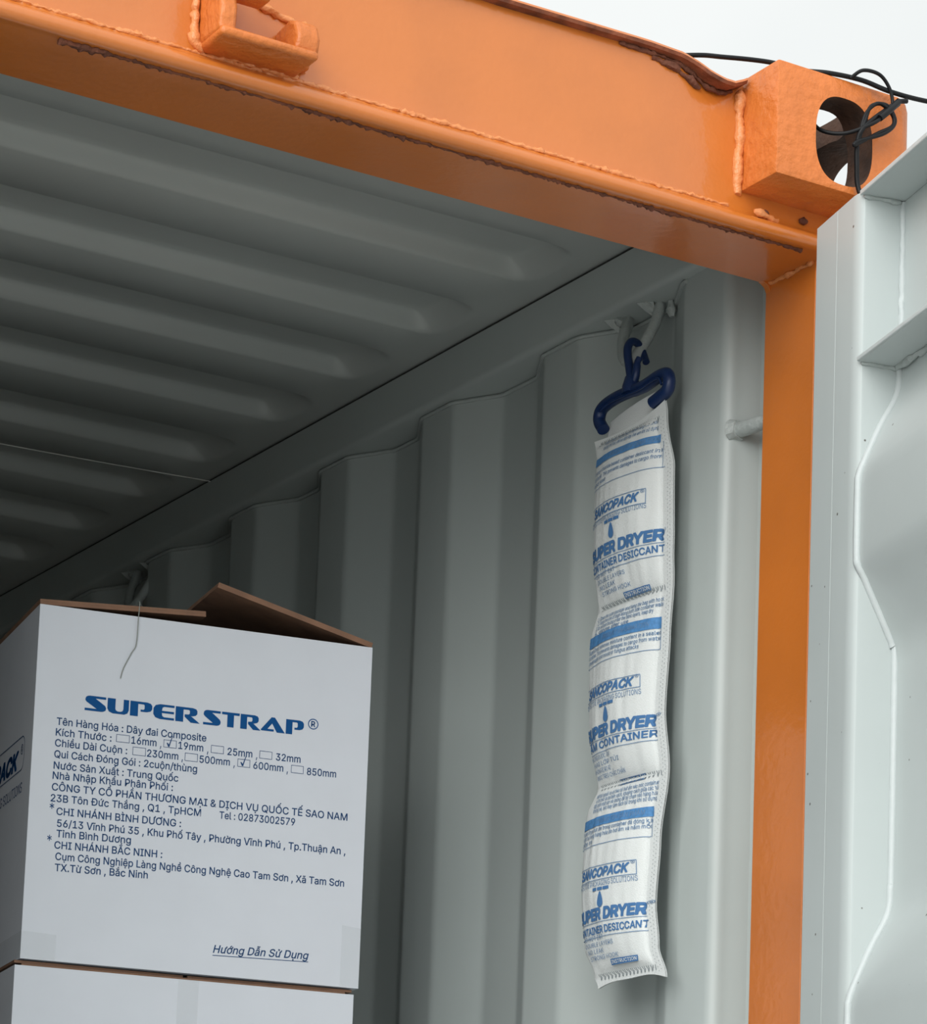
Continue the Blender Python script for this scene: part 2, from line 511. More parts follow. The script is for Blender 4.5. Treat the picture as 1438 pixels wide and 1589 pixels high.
# left, back walls and floor (seen by the light only)
mb = MB()
mb.prism([(-2.114 - 0.105 - a + 0.0, b) for a, b in [(p[0] - 0.105, p[1]) for p in raw]], lambda a, b, t: (a, b, t), FLOOR_Z, RAIL_Z0, GREY, closed=False)
mb.box((-2.26, 0.158, FLOOR_Z), (-2.256, END_Y, RAIL_Z0), GREY)
structure(mb.build('wall_left', smooth=30))
mb = MB(); mb.box((XL, END_Y, FLOOR_Z - 0.1), (XR, END_Y + 0.04, 2.88), GREY)
structure(mb.build('wall_back', smooth=0))
mb = MB(); mb.box((XL + 0.01, 0.02, 0.0), (XR - 0.01, END_Y, FLOOR_Z), TIMBER)
structure(mb.build('floor', smooth=0))

# ------------------------------------------------------------------ top side rails (trim) with lashing rings
def rail_profile(x0, sgn):
    r = 0.007; pts = []
    for k in range(6):
        a = math.radians(90 * k / 5)
        pts.append((x0 + sgn * (r - r * math.cos(a)), RAIL_Z0 + r - r * math.sin(a)))
    pts += [(x0 + sgn * 0.066, RAIL_Z0), (x0 + sgn * 0.066, RAIL_Z1), (x0, RAIL_Z1)]
    return pts
mb = MB()
mb.prism(rail_profile(0.090, 1), lambda a, b, t: (a, t, b), HDR_Y1, END_Y, GREY)
mb.box((0.0905, HDR_Y1, RAIL_Z1), (0.150, END_Y, RAIL_Z1 + 0.0022), GAP)
rail = structure(mb.build('trim_1', smooth=40))
mb = MB()
weld(mb, [(0.0885, 0.160, RAIL_Z1 + 0.002), (0.0885, 0.262, RAIL_Z1 + 0.002)], 0.0030, GREY_WELD, 3)
mb.build('weld_bead', rail)
mb = MB()
weld(mb, [(0.060, 0.258, ROOF_Z - 0.001), (0.0885, 0.268, ROOF_Z - 0.002)], 0.0024, GREY_WELD, 4)
mb.build('weld_bead', rail)
mb = MB()
mb.prism(rail_profile(-2.204, -1), lambda a, b, t: (a, t, b), HDR_Y1, END_Y, GREY)
structure(mb.build('trim_2', smooth=40))

def lashing_ring(y0, name='lashing_ring'):
    mb = MB()
    zt = RAIL_Z0 + 0.001
    d = y0 - 0.405
    path = spline([(x, y + d, z) for x, y, z in ((0.124, 0.3795, 2.7895), (0.120, 0.3745, 2.7803), (0.113, 0.3722, 2.7603), (0.100, 0.3709, 2.7359), (0.088, 0.3705, 2.7172), (0.083, 0.3790, 2.7115),
                   (0.088, 0.3956, 2.7240), (0.098, 0.4129, 2.7463), (0.108, 0.4236, 2.7655), (0.118, 0.4345, 2.7820), (0.123, 0.4400, 2.7900))], 6)
    mb.tube(path, 0.0062, GREY_WELD, seg=14)
    for yy, s in ((y0 - 0.028, 1), (y0 + 0.032, 2)):      # torn-looking weld lumps at the two feet
        weld(mb, [(0.108, yy + 0.008, zt - 0.001), (0.116, yy + 0.004, zt - 0.008), (0.121, yy, zt - 0.018)], 0.0062, GREY_WELD, 20 + s, step=0.004, lump=0.40)
    for yy in (y0 - 0.020, y0 + 0.046):                   # flat torn ends of the weld
        mb.add([(0.100, yy + 0.006, zt - 0.0015), (0.112, yy - 0.010, zt - 0.0015), (0.119, yy - 0.008, zt - 0.020), (0.110, yy + 0.002, zt - 0.010),
                (0.100, yy + 0.008, zt), (0.114, yy - 0.008, zt), (0.122, yy - 0.006, zt - 0.019), (0.113, yy + 0.005, zt - 0.009)],
               [(3,2,1,0), (4,5,6,7), (0,1,5,4), (1,2,6,5), (2,3,7,6), (3,0,4,7)], GREY_WELD)
    weld(mb, [(0.126, y0 - 0.044, zt - 0.002), (0.128, y0 - 0.044, zt - 0.020)], 0.0045, GREY_WELD, 33, step=0.004, lump=0.4)
    return mb.build(name, rail, smooth=50)
lashing_ring(0.405)
lashing_ring(1.70)

# ------------------------------------------------------------------ orange end frame
frame = empty('container_end_frame', (0.13, 0.1, 0.0))
tag(frame, 'orange painted steel door frame of the container, header beam, corner post and cast corner block', 'frame')
def infr(mbx, name, **k):
    o = mbx.build(name, None, **k)
    o.parent = frame
    o.matrix_parent_inverse = Matrix.Translation(-frame.location)
    return o

# header beam: top line with its dented lip, front face, rolled lower nose, flat underside
def top_z(x):
    pts = [(-3, 2.897), (-0.29, 2.8975), (-0.12, 2.9000), (-0.080, 2.8985), (-0.062, 2.8930), (-0.050, 2.8870), (-0.036, 2.8835), (-0.022, 2.8840), (-0.010, 2.8890), (0.004, 2.8960), (1, 2.8960)]
    for (a, b), (c, d) in zip(pts[:-1], pts[1:]):
        if a <= x <= c:
            t = (x - a) / (c - a); return b + (d - b) * t
    return 2.896
def buckle(x):                                           # the lip also bends back where it is dented
    return math.exp(-((x + 0.036) / 0.028) ** 2)
hx = [XL + 0.162, -1.8, -1.2, -0.9] + [-0.85 + 0.02 * k for k in range(37)] + [-0.118 + 0.006 * k for k in range(20)]
hx = sorted(set(round(x, 4) for x in hx if x < 0.001)) + [0.001]
def header_section(x):
    z1 = top_z(x); b = buckle(x)
    wob = 0.0008 * noise.noise(Vector((x * 7, 0, 0)))
    sec = [(HDR_Y0 + 0.004 * b, z1 - 0.003), (HDR_Y0 + 0.002 * b, z1 - 0.02), (HDR_Y0 + wob, 2.85), (HDR_Y0 + wob, 2.80), (HDR_Y0, 2.764), (0.0592, 2.7585), (0.0560, 2.7548), (0.0515, 2.7522)]
    for k in range(9):
        a = math.radians(-70 + 180 * k / 8)
        sec.append((0.0512 - 0.0085 * math.cos(a) * 0.95, 2.7432 - 0.0082 * math.sin(a)))
    sec += [(0.060, HDR_Z - 0.0002), (0.085, HDR_Z), (0.12, HDR_Z), (HDR_Y1 - 0.002, HDR_Z), (HDR_Y1, HDR_Z + 0.002), (HDR_Y1, ROOF_Z + 0.01)]
    return sec
mb = MB()
secs = [header_section(x) for x in hx]
ns = len(secs[0])
mb.add([(x, y, z) for x, s in zip(hx, secs) for y, z in s],
       [(i*ns + k, i*ns + k + 1, (i+1)*ns + k + 1, (i+1)*ns + k) for i in range(len(hx)-1) for k in range(ns-1)], ORANGE)
# below the corner block the lower half runs on to the post
low = [p for p in header_section(0.0) if p[1] <= 2.7645][0:]
low = [(HDR_Y0, 2.780)] + low[:-1] + [(HDR_Y1, 2.780)]
mb.prism(low, lambda a, b, t: (t, a, b), 0.001, 0.158, ORANGE, caps=True)
mb.box((XL + 0.162, 0.066, 2.86), (0.0, HDR_Y1, 2.892), ORANGE)
header = infr(mb, 'header_beam', smooth=40)

def under(name, mbx, **k):
    o = mbx.build(name, None, **k); o.parent = header
    return o
# the folded top lip, rusting along its underside
mb = MB()
def lip(x, k):
    z1 = top_z(x); b = buckle(x)
    y0 = HDR_Y0 - 0.011 - 0.010 * b
    q = [(HDR_Y0 + 0.02, z1 - 0.0045), (y0 + 0.001, z1 - 0.0045 - 0.004 * b), (y0 - 0.0008, z1 - 0.0015 - 0.004 * b), (y0 + 0.0005, z1 + 0.0012 - 0.004 * b), (HDR_Y0 + 0.02, z1 + 0.0012)][k]
    n_ = noise.noise(Vector((x * 60, k * 3.0, 0))) * 0.0009
    return (x, q[0] + n_, q[1] + n_ * 0.6)
lx = [x for x in hx if x <= 0.0]
for (k0, mt) in ((0, RUST_EDGE), (1, RUST_EDGE), (2, ORANGE), (3, ORANGE)):
    vs = []; fs = []
    for x in lx: vs += [lip(x, k0), lip(x, k0 + 1)]
    for i in range(len(lx) - 1): fs.append((2*i, 2*i+1, 2*i+3, 2*i+2))
    mb.add(vs, fs, mt)
rnd = random.Random(8)
under('top_lip', mb, smooth=50)
for k_, (pp_, r_) in enumerate((([(x, HDR_Y0 - 0.001, top_z(x) - 0.0062 - 0.003 * buckle(x)) for x in [-0.150 + 0.008 * k for k in range(18)]], 0.0022), ([(-0.110, HDR_Y0 - 0.001, 2.8895), (-0.078, HDR_Y0 - 0.001, 2.8850)], 0.0040), ([(-0.078, HDR_Y0 - 0.001, 2.884), (-0.062, HDR_Y0 - 0.001, 2.877), (-0.052, HDR_Y0, 2.873)], 0.0028))):
    mb = MB(); weld(mb, pp_, r_, RUST, 81 + k_, step=0.004, lump=0.5)
    under('rust_patch', mb, smooth=60)
# weld beads: along the foot of the face, beside the corner block, at the post
def bead(name, pts, r, material, seed, step=0.004, lump=0.3, parent=None):
    mb = MB(); weld(mb, pts, r, material, seed, step=step, lump=lump)
    o = mb.build(name, None, smooth=60); o.parent = parent or header
    return o
rnd = random.Random(4)
pts_, rad_ = [], []
x = -0.95
while x < -0.012:
    n_ = noise.noise(Vector((x * 22, 9.0, 0)))
    pts_.append((x, HDR_Y0 - 0.0002 + rnd.uniform(-.0006, .0006), 2.7600 + rnd.uniform(-.0008, .0008)))
    rad_.append(max(0.0007, (0.0022 + 0.0020 * n_) * rnd.uniform(0.6, 1.35)))
    x += 0.0034
mb = MB(); mb.tube(pts_, rad_, ORANGE_WELD, seg=9, lump=0.3, seed=10)
under('weld_bead', mb, smooth=60)
bead('weld_bead', [(-0.0035, HDR_Y0 - 0.0015, 2.882), (-0.0035, HDR_Y0 - 0.0015, 2.800), (-0.0035, HDR_Y0 - 0.001, 2.774)], 0.0052, ORANGE_WELD, 12, step=0.0045, lump=0.22)
bead('weld_bead', [(0.012, 0.050, 2.7575), (0.040, 0.050, 2.7535)], 0.0034, ORANGE_WELD, 14, lump=0.5)
bead('weld_bead', [(0.104, HDR_Y1 - 0.004, HDR_Z - 0.001), (0.104, 0.075, HDR_Z - 0.001)], 0.0028, ORANGE_WELD, 15, lump=0.4)
mb = MB()
pts_, rad_ = [], []
x = -0.735
while x < 0.078:
    n_ = noise.noise(Vector((x * 16, 2.0, 0))) + 0.5 * noise.noise(Vector((x * 120, 5.0, 0)))
    pts_.append((x, 0.0585 + 0.0012 * noise.noise(Vector((x * 90, 0, 7))), HDR_Z - 0.0002))
    rad_.append(max(0.0005, (0.0018 + 0.0018 * n_) * rnd.uniform(0.55, 1.5)) if x > -0.69 else 0.0042 - 0.02 * abs(x + 0.715))
    x += 0.0026
mb.tube(pts_, rad_, RUST, seg=8, lump=0.45, seed=9)
under('rusty_seam', mb, smooth=60)
for k_, (pp_, r_) in enumerate((([(0.018, 0.052, 2.7600), (0.030, 0.052, 2.7590)], 0.0024), ([(0.074, 0.0585, 2.766), (0.082, 0.0585, 2.765)], 0.0036))):
    mb = MB(); weld(mb, pp_, r_, RUST, 56 + k_, step=0.003, lump=0.4)
    under('rust_spot', mb, smooth=60)
# cam keeper welded on the header face
mb = MB()
def rbox(mbx, a, b, material, j=0.0): mbx.box(a, b, material)
rbox(mb, (-0.600, 0.012, 2.7610), (-0.502, 0.062, 2.7700), ORANGE_CAST)
rbox(mb, (-0.598, 0.048, 2.7680), (-0.492, 0.062, 2.7860), ORANGE_CAST)
mb.prism([(0.061, 2.766), (0.016, 2.766), (0.014, 2.790), (0.020, 2.812), (0.034, 2.832), (0.061, 2.840)], lambda a, b, t: (t, a, b), -0.601, -0.584, ORANGE_CAST)
rbox(mb, (-0.600, 0.010, 2.8020), (-0.553, 0.034, 2.8290), ORANGE_CAST)
mb.prism([(0.061, 2.766), (0.018, 2.766), (0.014, 2.782), (0.020, 2.797), (0.034, 2.803), (0.061, 2.800)], lambda a, b, t: (t, a, b), -0.524, -0.500, ORANGE_CAST)
keeper = under('cam_keeper', mb, smooth=40, bevel=0.004, seg=3)
bead('keeper_weld', [(-0.604, HDR_Y0 - 0.001, 2.835), (-0.606, HDR_Y0 - 0.001, 2.770), (-0.598, HDR_Y0 - 0.001, 2.7655), (-0.500, HDR_Y0 - 0.001, 2.7635)], 0.0046, ORANGE_WELD, 61, lump=0.35)
bead('keeper_weld', [(-0.494, HDR_Y0 - 0.001, 2.768), (-0.492, HDR_Y0 - 0.001, 2.812), (-0.505, HDR_Y0 - 0.001, 2.814), (-0.545, HDR_Y0 - 0.001, 2.822)], 0.0036, ORANGE_WELD, 63, lump=0.4)

# posts
def post(x0, sgn):
    mb = MB()
    a = lambda d: x0 + sgn * d
    poly = [(a(0.0), 0.072), (a(0.045), 0.072), (a(0.045), 0.006), (a(0.056), 0.006), (a(0.056), 0.156), (a(0.0), 0.156)]
    if sgn < 0: poly = poly[::-1]
    mb.prism(poly, lambda p, q, t: (p, q, t), 0.10, 2.779, ORANGE)
    if sgn > 0: mb.prism([(0.105, HDR_Z), (0.105, HDR_Z - 0.010), (0.102, HDR_Z - 0.004), (0.097, HDR_Z - 0.0005), (0.094, HDR_Z)], lambda p, q, t: (p, t, q), 0.148, 0.1555, ORANGE)
    o = infr(mb, 'corner_post', smooth=30, bevel=0.0025)
    return o
right_post = post(POST_IN, 1)
post(-2.219, -1)
mb = MB()
mb.tube([(0.124, 0.152, 2.5945), (0.121, 0.180, 2.5960), (0.118, 0.222, 2.5975)], [0.0080, 0.0078, 0.0085], GREY_WELD, seg=14)
mb.tube([(0.117, 0.214, 2.5975), (0.116, 0.222, 2.5975)], [0.010, 0.0125], GREY_WELD, seg=12, lump=0.15, seed=3)
lb = mb.build('lashing_bar', None, smooth=50); lb.parent = right_post
lb['label'] = 'short grey lashing bar across the post recess'

# corner castings: hollow blocks with an oval hole in the end, the side and the top
def stadium(w, h, n=14, pw=2.6):
    out = []
    for k in range(4 * n):
        a = 2 * math.pi * k / (4 * n)
        c, s = math.cos(a), math.sin(a)
        out.append((w/2 * abs(c)**(2/pw) * (1 if c >= 0 else -1), h/2 * abs(s)**(2/pw) * (1 if s >= 0 else -1)))
    return out
def cutter(poly, fn, t0, t1):
    m_ = MB(); m_.prism(poly, fn, t0, t1, RUST_HOLE)
    o = m_.build('cutter', None, smooth=0)
    bm = bmesh.new(); bm.from_mesh(o.data); bmesh.ops.recalc_face_normals(bm, faces=bm.faces); bm.to_mesh(o.data); bm.free()
    return o
def corner_casting(x0, sgn):
    Xc = lambda d: x0 + sgn * d
    m_ = MB(); z0, z1 = 2.778, TOP
    m_.box((min(Xc(0), Xc(0.176)), 0.0, z0), (max(Xc(0), Xc(0.176)), 0.178, z1), ORANGE_CAST)
    base = m_.build('corner_casting', None, smooth=0)
    bm = bmesh.new(); bm.from_mesh(base.data)
    outer = [e for e in bm.edges if all(abs(v.co.x - Xc(0.176)) < 1e-5 for v in e.verts)]
    bmesh.ops.bevel(bm, geom=outer, offset=0.026, segments=6, profile=0.5, affect='EDGES')
    rest = [e for e in bm.edges if e.calc_face_angle(0) > 1.0]
    bmesh.ops.bevel(bm, geom=rest, offset=0.0022, segments=2, profile=0.5, affect='EDGES')
    bm.to_mesh(base.data); bm.free()
    cuts = [cutter([(Xc(0.030), 0.040), (Xc(0.146), 0.040), (Xc(0.146), 0.150), (Xc(0.030), 0.150)], lambda a, b, t: (a, b, t), z0 + 0.006, z1 - 0.026),
            cutter([(Xc(0.083) + p, 2.8305 + q) for p, q in stadium(0.071, 0.091)], lambda a, b, t: (a, t, b), -0.02, 0.06),
            cutter([(0.098 + p, 2.8360 + q) for p, q in stadium(0.092, 0.074)], lambda a, b, t: (t, a, b), Xc(0.10), Xc(0.20)),
            cutter([(Xc(0.088) + p, 0.092 + q) for p, q in stadium(0.086, 0.116)], lambda a, b, t: (a, b, t), z1 - 0.06, z1 + 0.02)]
    for c in cuts:
        md = base.modifiers.new('cut', 'BOOLEAN'); md.operation = 'DIFFERENCE'; md.object = c; md.solver = 'EXACT'; md.material_mode = 'TRANSFER'
    me = evaluated_copy(base)
    base.modifiers.clear()
    base.data = me
    for c in cuts: bpy.data.objects.remove(c)
    me.polygons.foreach_set('use_smooth', [True] * len(me.polygons))
    me.set_sharp_from_angle(angle=math.radians(38))
    base.parent = frame
    base.matrix_parent_inverse = Matrix.Translation(-frame.location)
    return base
casting = corner_casting(0.0, 1)
corner_casting(-2.114, -1)

# ------------------------------------------------------------------ open right door leaf
P0 = Vector((0.0496, -0.0010, 0.0)); DU = Vector((-0.2362, -0.9717, 0)); DW = Vector((0.9717, -0.2362, 0))
def leaf(u, w, z): return P0 + DU * u + DW * w + Vector((0, 0, z))
door = empty('door_1', P0)
structure(door)
door['label'] = 'grey painted right door leaf standing open, seen from inside'
def indoor(mbx, name, **k):
    o = mbx.build(name, None, **k); o.parent = door
    o.matrix_parent_inverse = Matrix.Translation(-P0)
    return o
LW, LZ0, LZ1, PW = 1.155, 0.17, 2.730, 0.0455
def lbox(mbx, a, b, material):
    (u0, w0, z0), (u1, w1, z1) = a, b
    vs = [leaf(u, w, z) for u, w, z in ((u0,w0,z0),(u1,w0,z0),(u1,w1,z0),(u0,w1,z0),(u0,w0,z1),(u1,w0,z1),(u1,w1,z1),(u0,w1,z1))]
    mbx.add(vs, [(0,1,2,3),(7,6,5,4),(4,5,1,0),(5,6,2,1),(6,7,3,2),(7,4,0,3)], material)
mb = MB()
poly = [(0.0, 0.003), (0.003, 0.0), (0.0515, 0.0), (0.0520, 0.0004), (0.0525, 0.0), (0.088, 0.0)]
for k in range(1, 7):
    a = math.radians(90 * k / 6); poly.append((0.088 + 0.016 * math.sin(a), 0.016 * (1 - math.cos(a)) * 0.45))
poly += [(0.104, 0.052), (0.0, 0.052)]
mb.prism(poly, lambda a, b, t: leaf(a, b, t), LZ0, LZ1, GREY_DOOR)
indoor(mb, 'hinge_stile', smooth=18)
mb = MB(); lbox(mb, (LW - 0.104, 0.0, LZ0), (LW, 0.052, LZ1), GREY_DOOR)
indoor(mb, 'lock_stile', smooth=0, bevel=0.006)
mb = MB()                                               # top channel: two flanges and a web
lbox(mb, (0.104, 0.001, LZ1 - 0.004), (LW - 0.104, PW + 0.004, LZ1), GREY_DOOR)
lbox(mb, (0.104, 0.001, 2.5600), (LW - 0.104, PW + 0.004, 2.5645), GREY_DOOR)
lbox(mb, (0.104, PW, 2.5645), (LW - 0.104, PW + 0.004, LZ1 - 0.004), GREY_DOOR)
lbox(mb, (0.1035, -0.0005, LZ1 - 0.0045), (LW - 0.104, 0.0022, LZ1 + 0.0006), CAULK)
lbox(mb, (0.1035, -0.0005, 2.5605), (LW - 0.104, 0.0022, 2.5650), CAULK)
indoor(mb, 'top_channel', smooth=0, bevel=0.001)
mb = MB(); lbox(mb, (0.104, 0.001, LZ0), (LW - 0.104, PW + 0.004, LZ0 + 0.11), GREY_DOOR)
indoor(mb, 'bottom_rail', smooth=0, bevel=0.002)
base_prof = [(2.5600, 0.0445), (2.540, 0.0440), (2.524, 0.0390), (2.500, 0.0260), (2.4600, 0.0085), (2.4480, 0.0048), (2.4380, 0.0038), (2.3720, 0.0038), (2.3600, 0.0060), (2.3480, 0.0130), (2.300, 0.0370), (2.2870, 0.0425), (2.2700, 0.0450)]
pp = []
z_off = 0.0
for rep in range(5):
    for z, w in base_prof:
        if z - rep * 0.50 > LZ0 + 0.1: pp.append((z - rep * 0.50, w))
    if rep < 4: pp.append((2.08 - rep * 0.50, 0.0450))
pp = [p for p in pp if p[0] > LZ0 + 0.1] + [(LZ0 + 0.1, 0.045)]
mb = MB()
mb.prism([(w, z) for z, w in pp], lambda a, b, t: leaf(t, a, b), 0.104, LW - 0.104, GREY_DOOR, closed=False)
mb.prism([(w + 0.004, z) for z, w in pp], lambda a, b, t: leaf(t, a, b), 0.104, LW - 0.104, ORANGE, closed=False)
indoor(mb, 'door_panel', smooth=28)
mb = MB()
cz = spline([(z, w, 0) for z, w in pp], 4)
mb.tube([leaf(0.1055, p[1] - 0.0006, p[0]) for p in cz], 0.0040, CAULK, seg=8, lump=0.04, seed=2)
weld(mb, [leaf(0.1055, PW - 0.0005, 2.726), leaf(0.1055, PW - 0.0005, 2.567)], 0.0034, CAULK, 71, step=0.006, lump=0.22)
weld(mb, [leaf(0.105, 0.004, 2.7245), leaf(0.105, 0.042, 2.7245)], 0.0024, GREY_WELD, 72, step=0.004, lump=0.3)
weld(mb, [leaf(0.105, 0.004, 2.5590), leaf(0.105, 0.042, 2.5590)], 0.0026, GREY_WELD, 73, step=0.004, lump=0.3)
weld(mb, [leaf(0.106, 0.040, 2.5585), leaf(0.16, 0.0425, 2.5585), leaf(0.40, 0.0425, 2.5585)], 0.0034, GREY_WELD, 74, step=0.005, lump=0.3)
indoor(mb, 'sealant_bead', smooth=60)

# unseen left leaf, added in the shut position to shade the inside
mb = MB()
mb.box((-2.215, 0.022, 0.17), (-1.062, 0.068, 2.730), GREY_DOOR)
structure(mb.build('door_2_shade', smooth=0, bevel=0.004))

# ------------------------------------------------------------------ cartons
CW, CH, CD, TH = 0.3634, 0.3700, 0.360, 0.004
CYAW = -0.1725
TEXTS = [("Tên Hàng Hóa : Dây đai Composite",.024,.2453,.184,.2460),("Kích Thước :",.0237,.2339,.0826,.2342),("16mm",.1037,.2347,.1307,.2347),
("19mm",.1542,.235,.1812,.2351),("25mm",.2076,.2346,.2349,.2348),("32mm",.2609,.2348,.2882,.2352),
("Chiều Dài Cuộn :",.0235,.2226,.0999,.2229),("230mm",.1211,.2228,.1548,.2232),("500mm",.1777,.2229,.2108,.2234),("600mm",.2365,.2231,.2696,.2235),("850mm",.2958,.2231,.3285,.2238),
("Qui Cách Đóng Gói : 2cuộn/thùng",.0234,.2109,.1757,.2120),("Nước Sản Xuất : Trung Quốc",.0234,.199,.156,.2000),("Nhà Nhập Khẩu Phân Phối :",.023,.1884,.1507,.1896),
("CÔNG TY CỔ PHẦN THƯƠNG MẠI & DỊCH VỤ QUỐC TẾ SAO NAM",.0228,.1764,.3432,.1786),("23B Tôn Đức Thắng , Q1 , TpHCM",.0222,.1647,.1822,.1662),("Tel : 02873002579",.2022,.1660,.2852,.1672),
("CHI NHÁNH BÌNH DƯƠNG :",.029,.1514,.1614,.1525),("56/13 Vĩnh Phú 35 , Khu Phố Tây , Phường Vĩnh Phú , Tp.Thuận An ,",.0303,.1391,.3426,.1418),("Tỉnh Bình Dương",.0302,.1283,.1089,.1294),
("CHI NHÁNH BẮC NINH :",.0288,.1163,.1429,.1180),("Cụm Công Nghiệp Làng Nghề Công Nghệ Cao Tam Sơn , Xã Tam Sơn",.0305,.1046,.3426,.1073),("TX.Từ Sơn , Bắc Ninh",.0305,.093,.1287,.0948)]
CHECKS = [(.0875,.2346,.1018,.2428,0),(.1382,.2348,.1522,.2430,1),(.1896,.2348,.2035,.2430,0),(.2427,.2349,.2567,.2432,0),
          (.1056,.2228,.1197,.2315,0),(.1617,.2231,.1757,.2316,0),(.2191,.2234,.2329,.2318,1),(.2782,.2234,.2920,.2318,0)]
def carton_body():
    mb = MB()
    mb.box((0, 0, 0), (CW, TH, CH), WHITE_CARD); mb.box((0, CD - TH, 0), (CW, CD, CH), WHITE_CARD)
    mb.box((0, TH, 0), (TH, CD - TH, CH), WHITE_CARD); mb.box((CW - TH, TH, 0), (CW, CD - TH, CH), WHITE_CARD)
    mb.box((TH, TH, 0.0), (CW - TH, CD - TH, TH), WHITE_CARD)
    e = 0.0003                                           # brown inner faces
    mb.add([(TH+e,TH+e,TH),(CW-TH-e,TH+e,TH),(CW-TH-e,CD-TH-e,TH),(TH+e,CD-TH-e,TH),(TH+e,TH+e,CH-.001),(CW-TH-e,TH+e,CH-.001),(CW-TH-e,CD-TH-e,CH-.001),(TH+e,CD-TH-e,CH-.001)],
           [(0,1,5,4),(1,2,6,5),(2,3,7,6),(3,0,4,7)], KRAFT)
    def front(vf, material, y=-0.00025):
        vs, fs = vf; mb.add([(a, y, b) for a, b in vs], fs, material)
    def side(vf, material, x=-0.00025):
        vs, fs = vf; mb.add([(x, a, b) for a, b in vs], fs, material)
    front(wide_text("SUPER", .0525, .1750, .2641, .2641, .0158), INK_BOLD)
    front(wide_text("STRAP", .1795, .2905, .2641, .2648, .0158), INK_BOLD)
    front(ring2d(.3005, .2785, .0048, .0058), INK_BOLD)
    front(fit_text("R", .2982, .3028, .2757, .2757, .0058, bold=0.02), INK_BOLD)
    for s, x0, z0, x1, z1 in TEXTS: front(fit_text(s, x0, x1, z0, z1, .0075, bold=0.010), INK)
    for x0, z0, x1, z1, tick in CHECKS:
        front(frame2d(x0, z0, x1, z1, .0005), INK)
        if tick:
            cx, cz = (x0 + x1) / 2 - .0016, z0 + .0022
            front(([(cx - .0022, cz + .0026), (cx - .0010, cz + .0030), (cx + .0004, cz + .0012), (cx + .0036, cz + .0105), (cx + .0043, cz + .0105), (cx + .0010, cz - .0012), (cx - .0004, cz - .0012)], [(0,1,2,3,4,5,6)]), INK, -0.0003)
    for x in (.1345, .1854, .2390): front(fit_text(",", x, x + .0014, .2343, .2343, .0088), INK)
    for x in (.1584, .2148, .2734): front(fit_text(",", x, x + .0014, .2229, .2229, .0088), INK)
    for x, z in ((.0216, .1522), (.0209, .1188)): front(fit_text("*", x, x + .0048, z, z, .0110), INK)
    vf = fit_text("Hướng Dẫn Sử Dụng", .2023, .3069, .0240, .0262, .0080, shear=0.22, bold=0.010); front(vf, INK)
    front(([(.2020, .0208), (.3065, .0230), (.3065, .0237), (.2020, .0215)], [(0,1,2,3)]), INK)
    # logo on the left side, reading towards the front corner (mirrored run along y)
    def flip(vf): return ([(0.36 - a, b) for a, b in vf[0]], [tuple(reversed(f)) for f in vf[1]])
    side(flip(frame2d(.040, .2030, .3255, .2400, .0011, r=.012)), INK)
    side(flip(fit_text("SANCOPACK", .052, .3000, .2085, .2085, .0175, shear=0.25, bold=0.045)), INK_BOLD)
    side(flip(ring2d(.3140, .2255, .0045, .0055)), INK)
    side(flip(fit_text("R", .3118, .3162, .2230, .2230, .0055)), INK)
    side(flip(fit_text("PROTECTIVE PACKAGING SOLUTIONS", .040, .3235, .1785, .1785, .0110)), INK)
    return mb
def flap_mesh(length, width, taper=0.004, t=0.0058):
    """hinged on its local y axis at x = 0, board thickness above"""
    mb = MB()
    vs = [(0, 0, 0), (width, taper, 0), (width, length - taper, 0), (0, length, 0)]
    vs += [(a, b, t) for a, b, c in vs]
    mb.add(vs, [(3,2,1,0), (0,1,5,4), (1,2,6,5), (2,3,7,6), (3,0,4,7)], KRAFT)
    mb.add([(a, b, t + 0.0001) for a, b, c in vs[:4]], [(0,1,2,3)], WHITE_CARD)
    n = 60                                               # fluting lines along the cut edge
    for k in range(2):
        zz = t * (0.25 + 0.5 * k)
        mb.add([(0.004, -0.0002, zz - 0.0003), (width - 0.002, taper - 0.0002, zz - 0.0003), (width - 0.002, taper - 0.0002, zz + 0.0003), (0.004, -0.0002, zz + 0.0003)], [(0,1,2,3)], FLUTE)
    return mb
STACK_Z = [2.0013 - 0.3722 * (k + 0) for k in range(6)]
base_xy = Vector((-0.5186, 0.5515))
def place(name, dx, dy, z, rz=0.0):
    c_, s_ = math.cos(CYAW), math.sin(CYAW)
    return empty(name, (base_xy.x + c_*dx - s_*dy, base_xy.y + s_*dx + c_*dy, z), CYAW + rz)

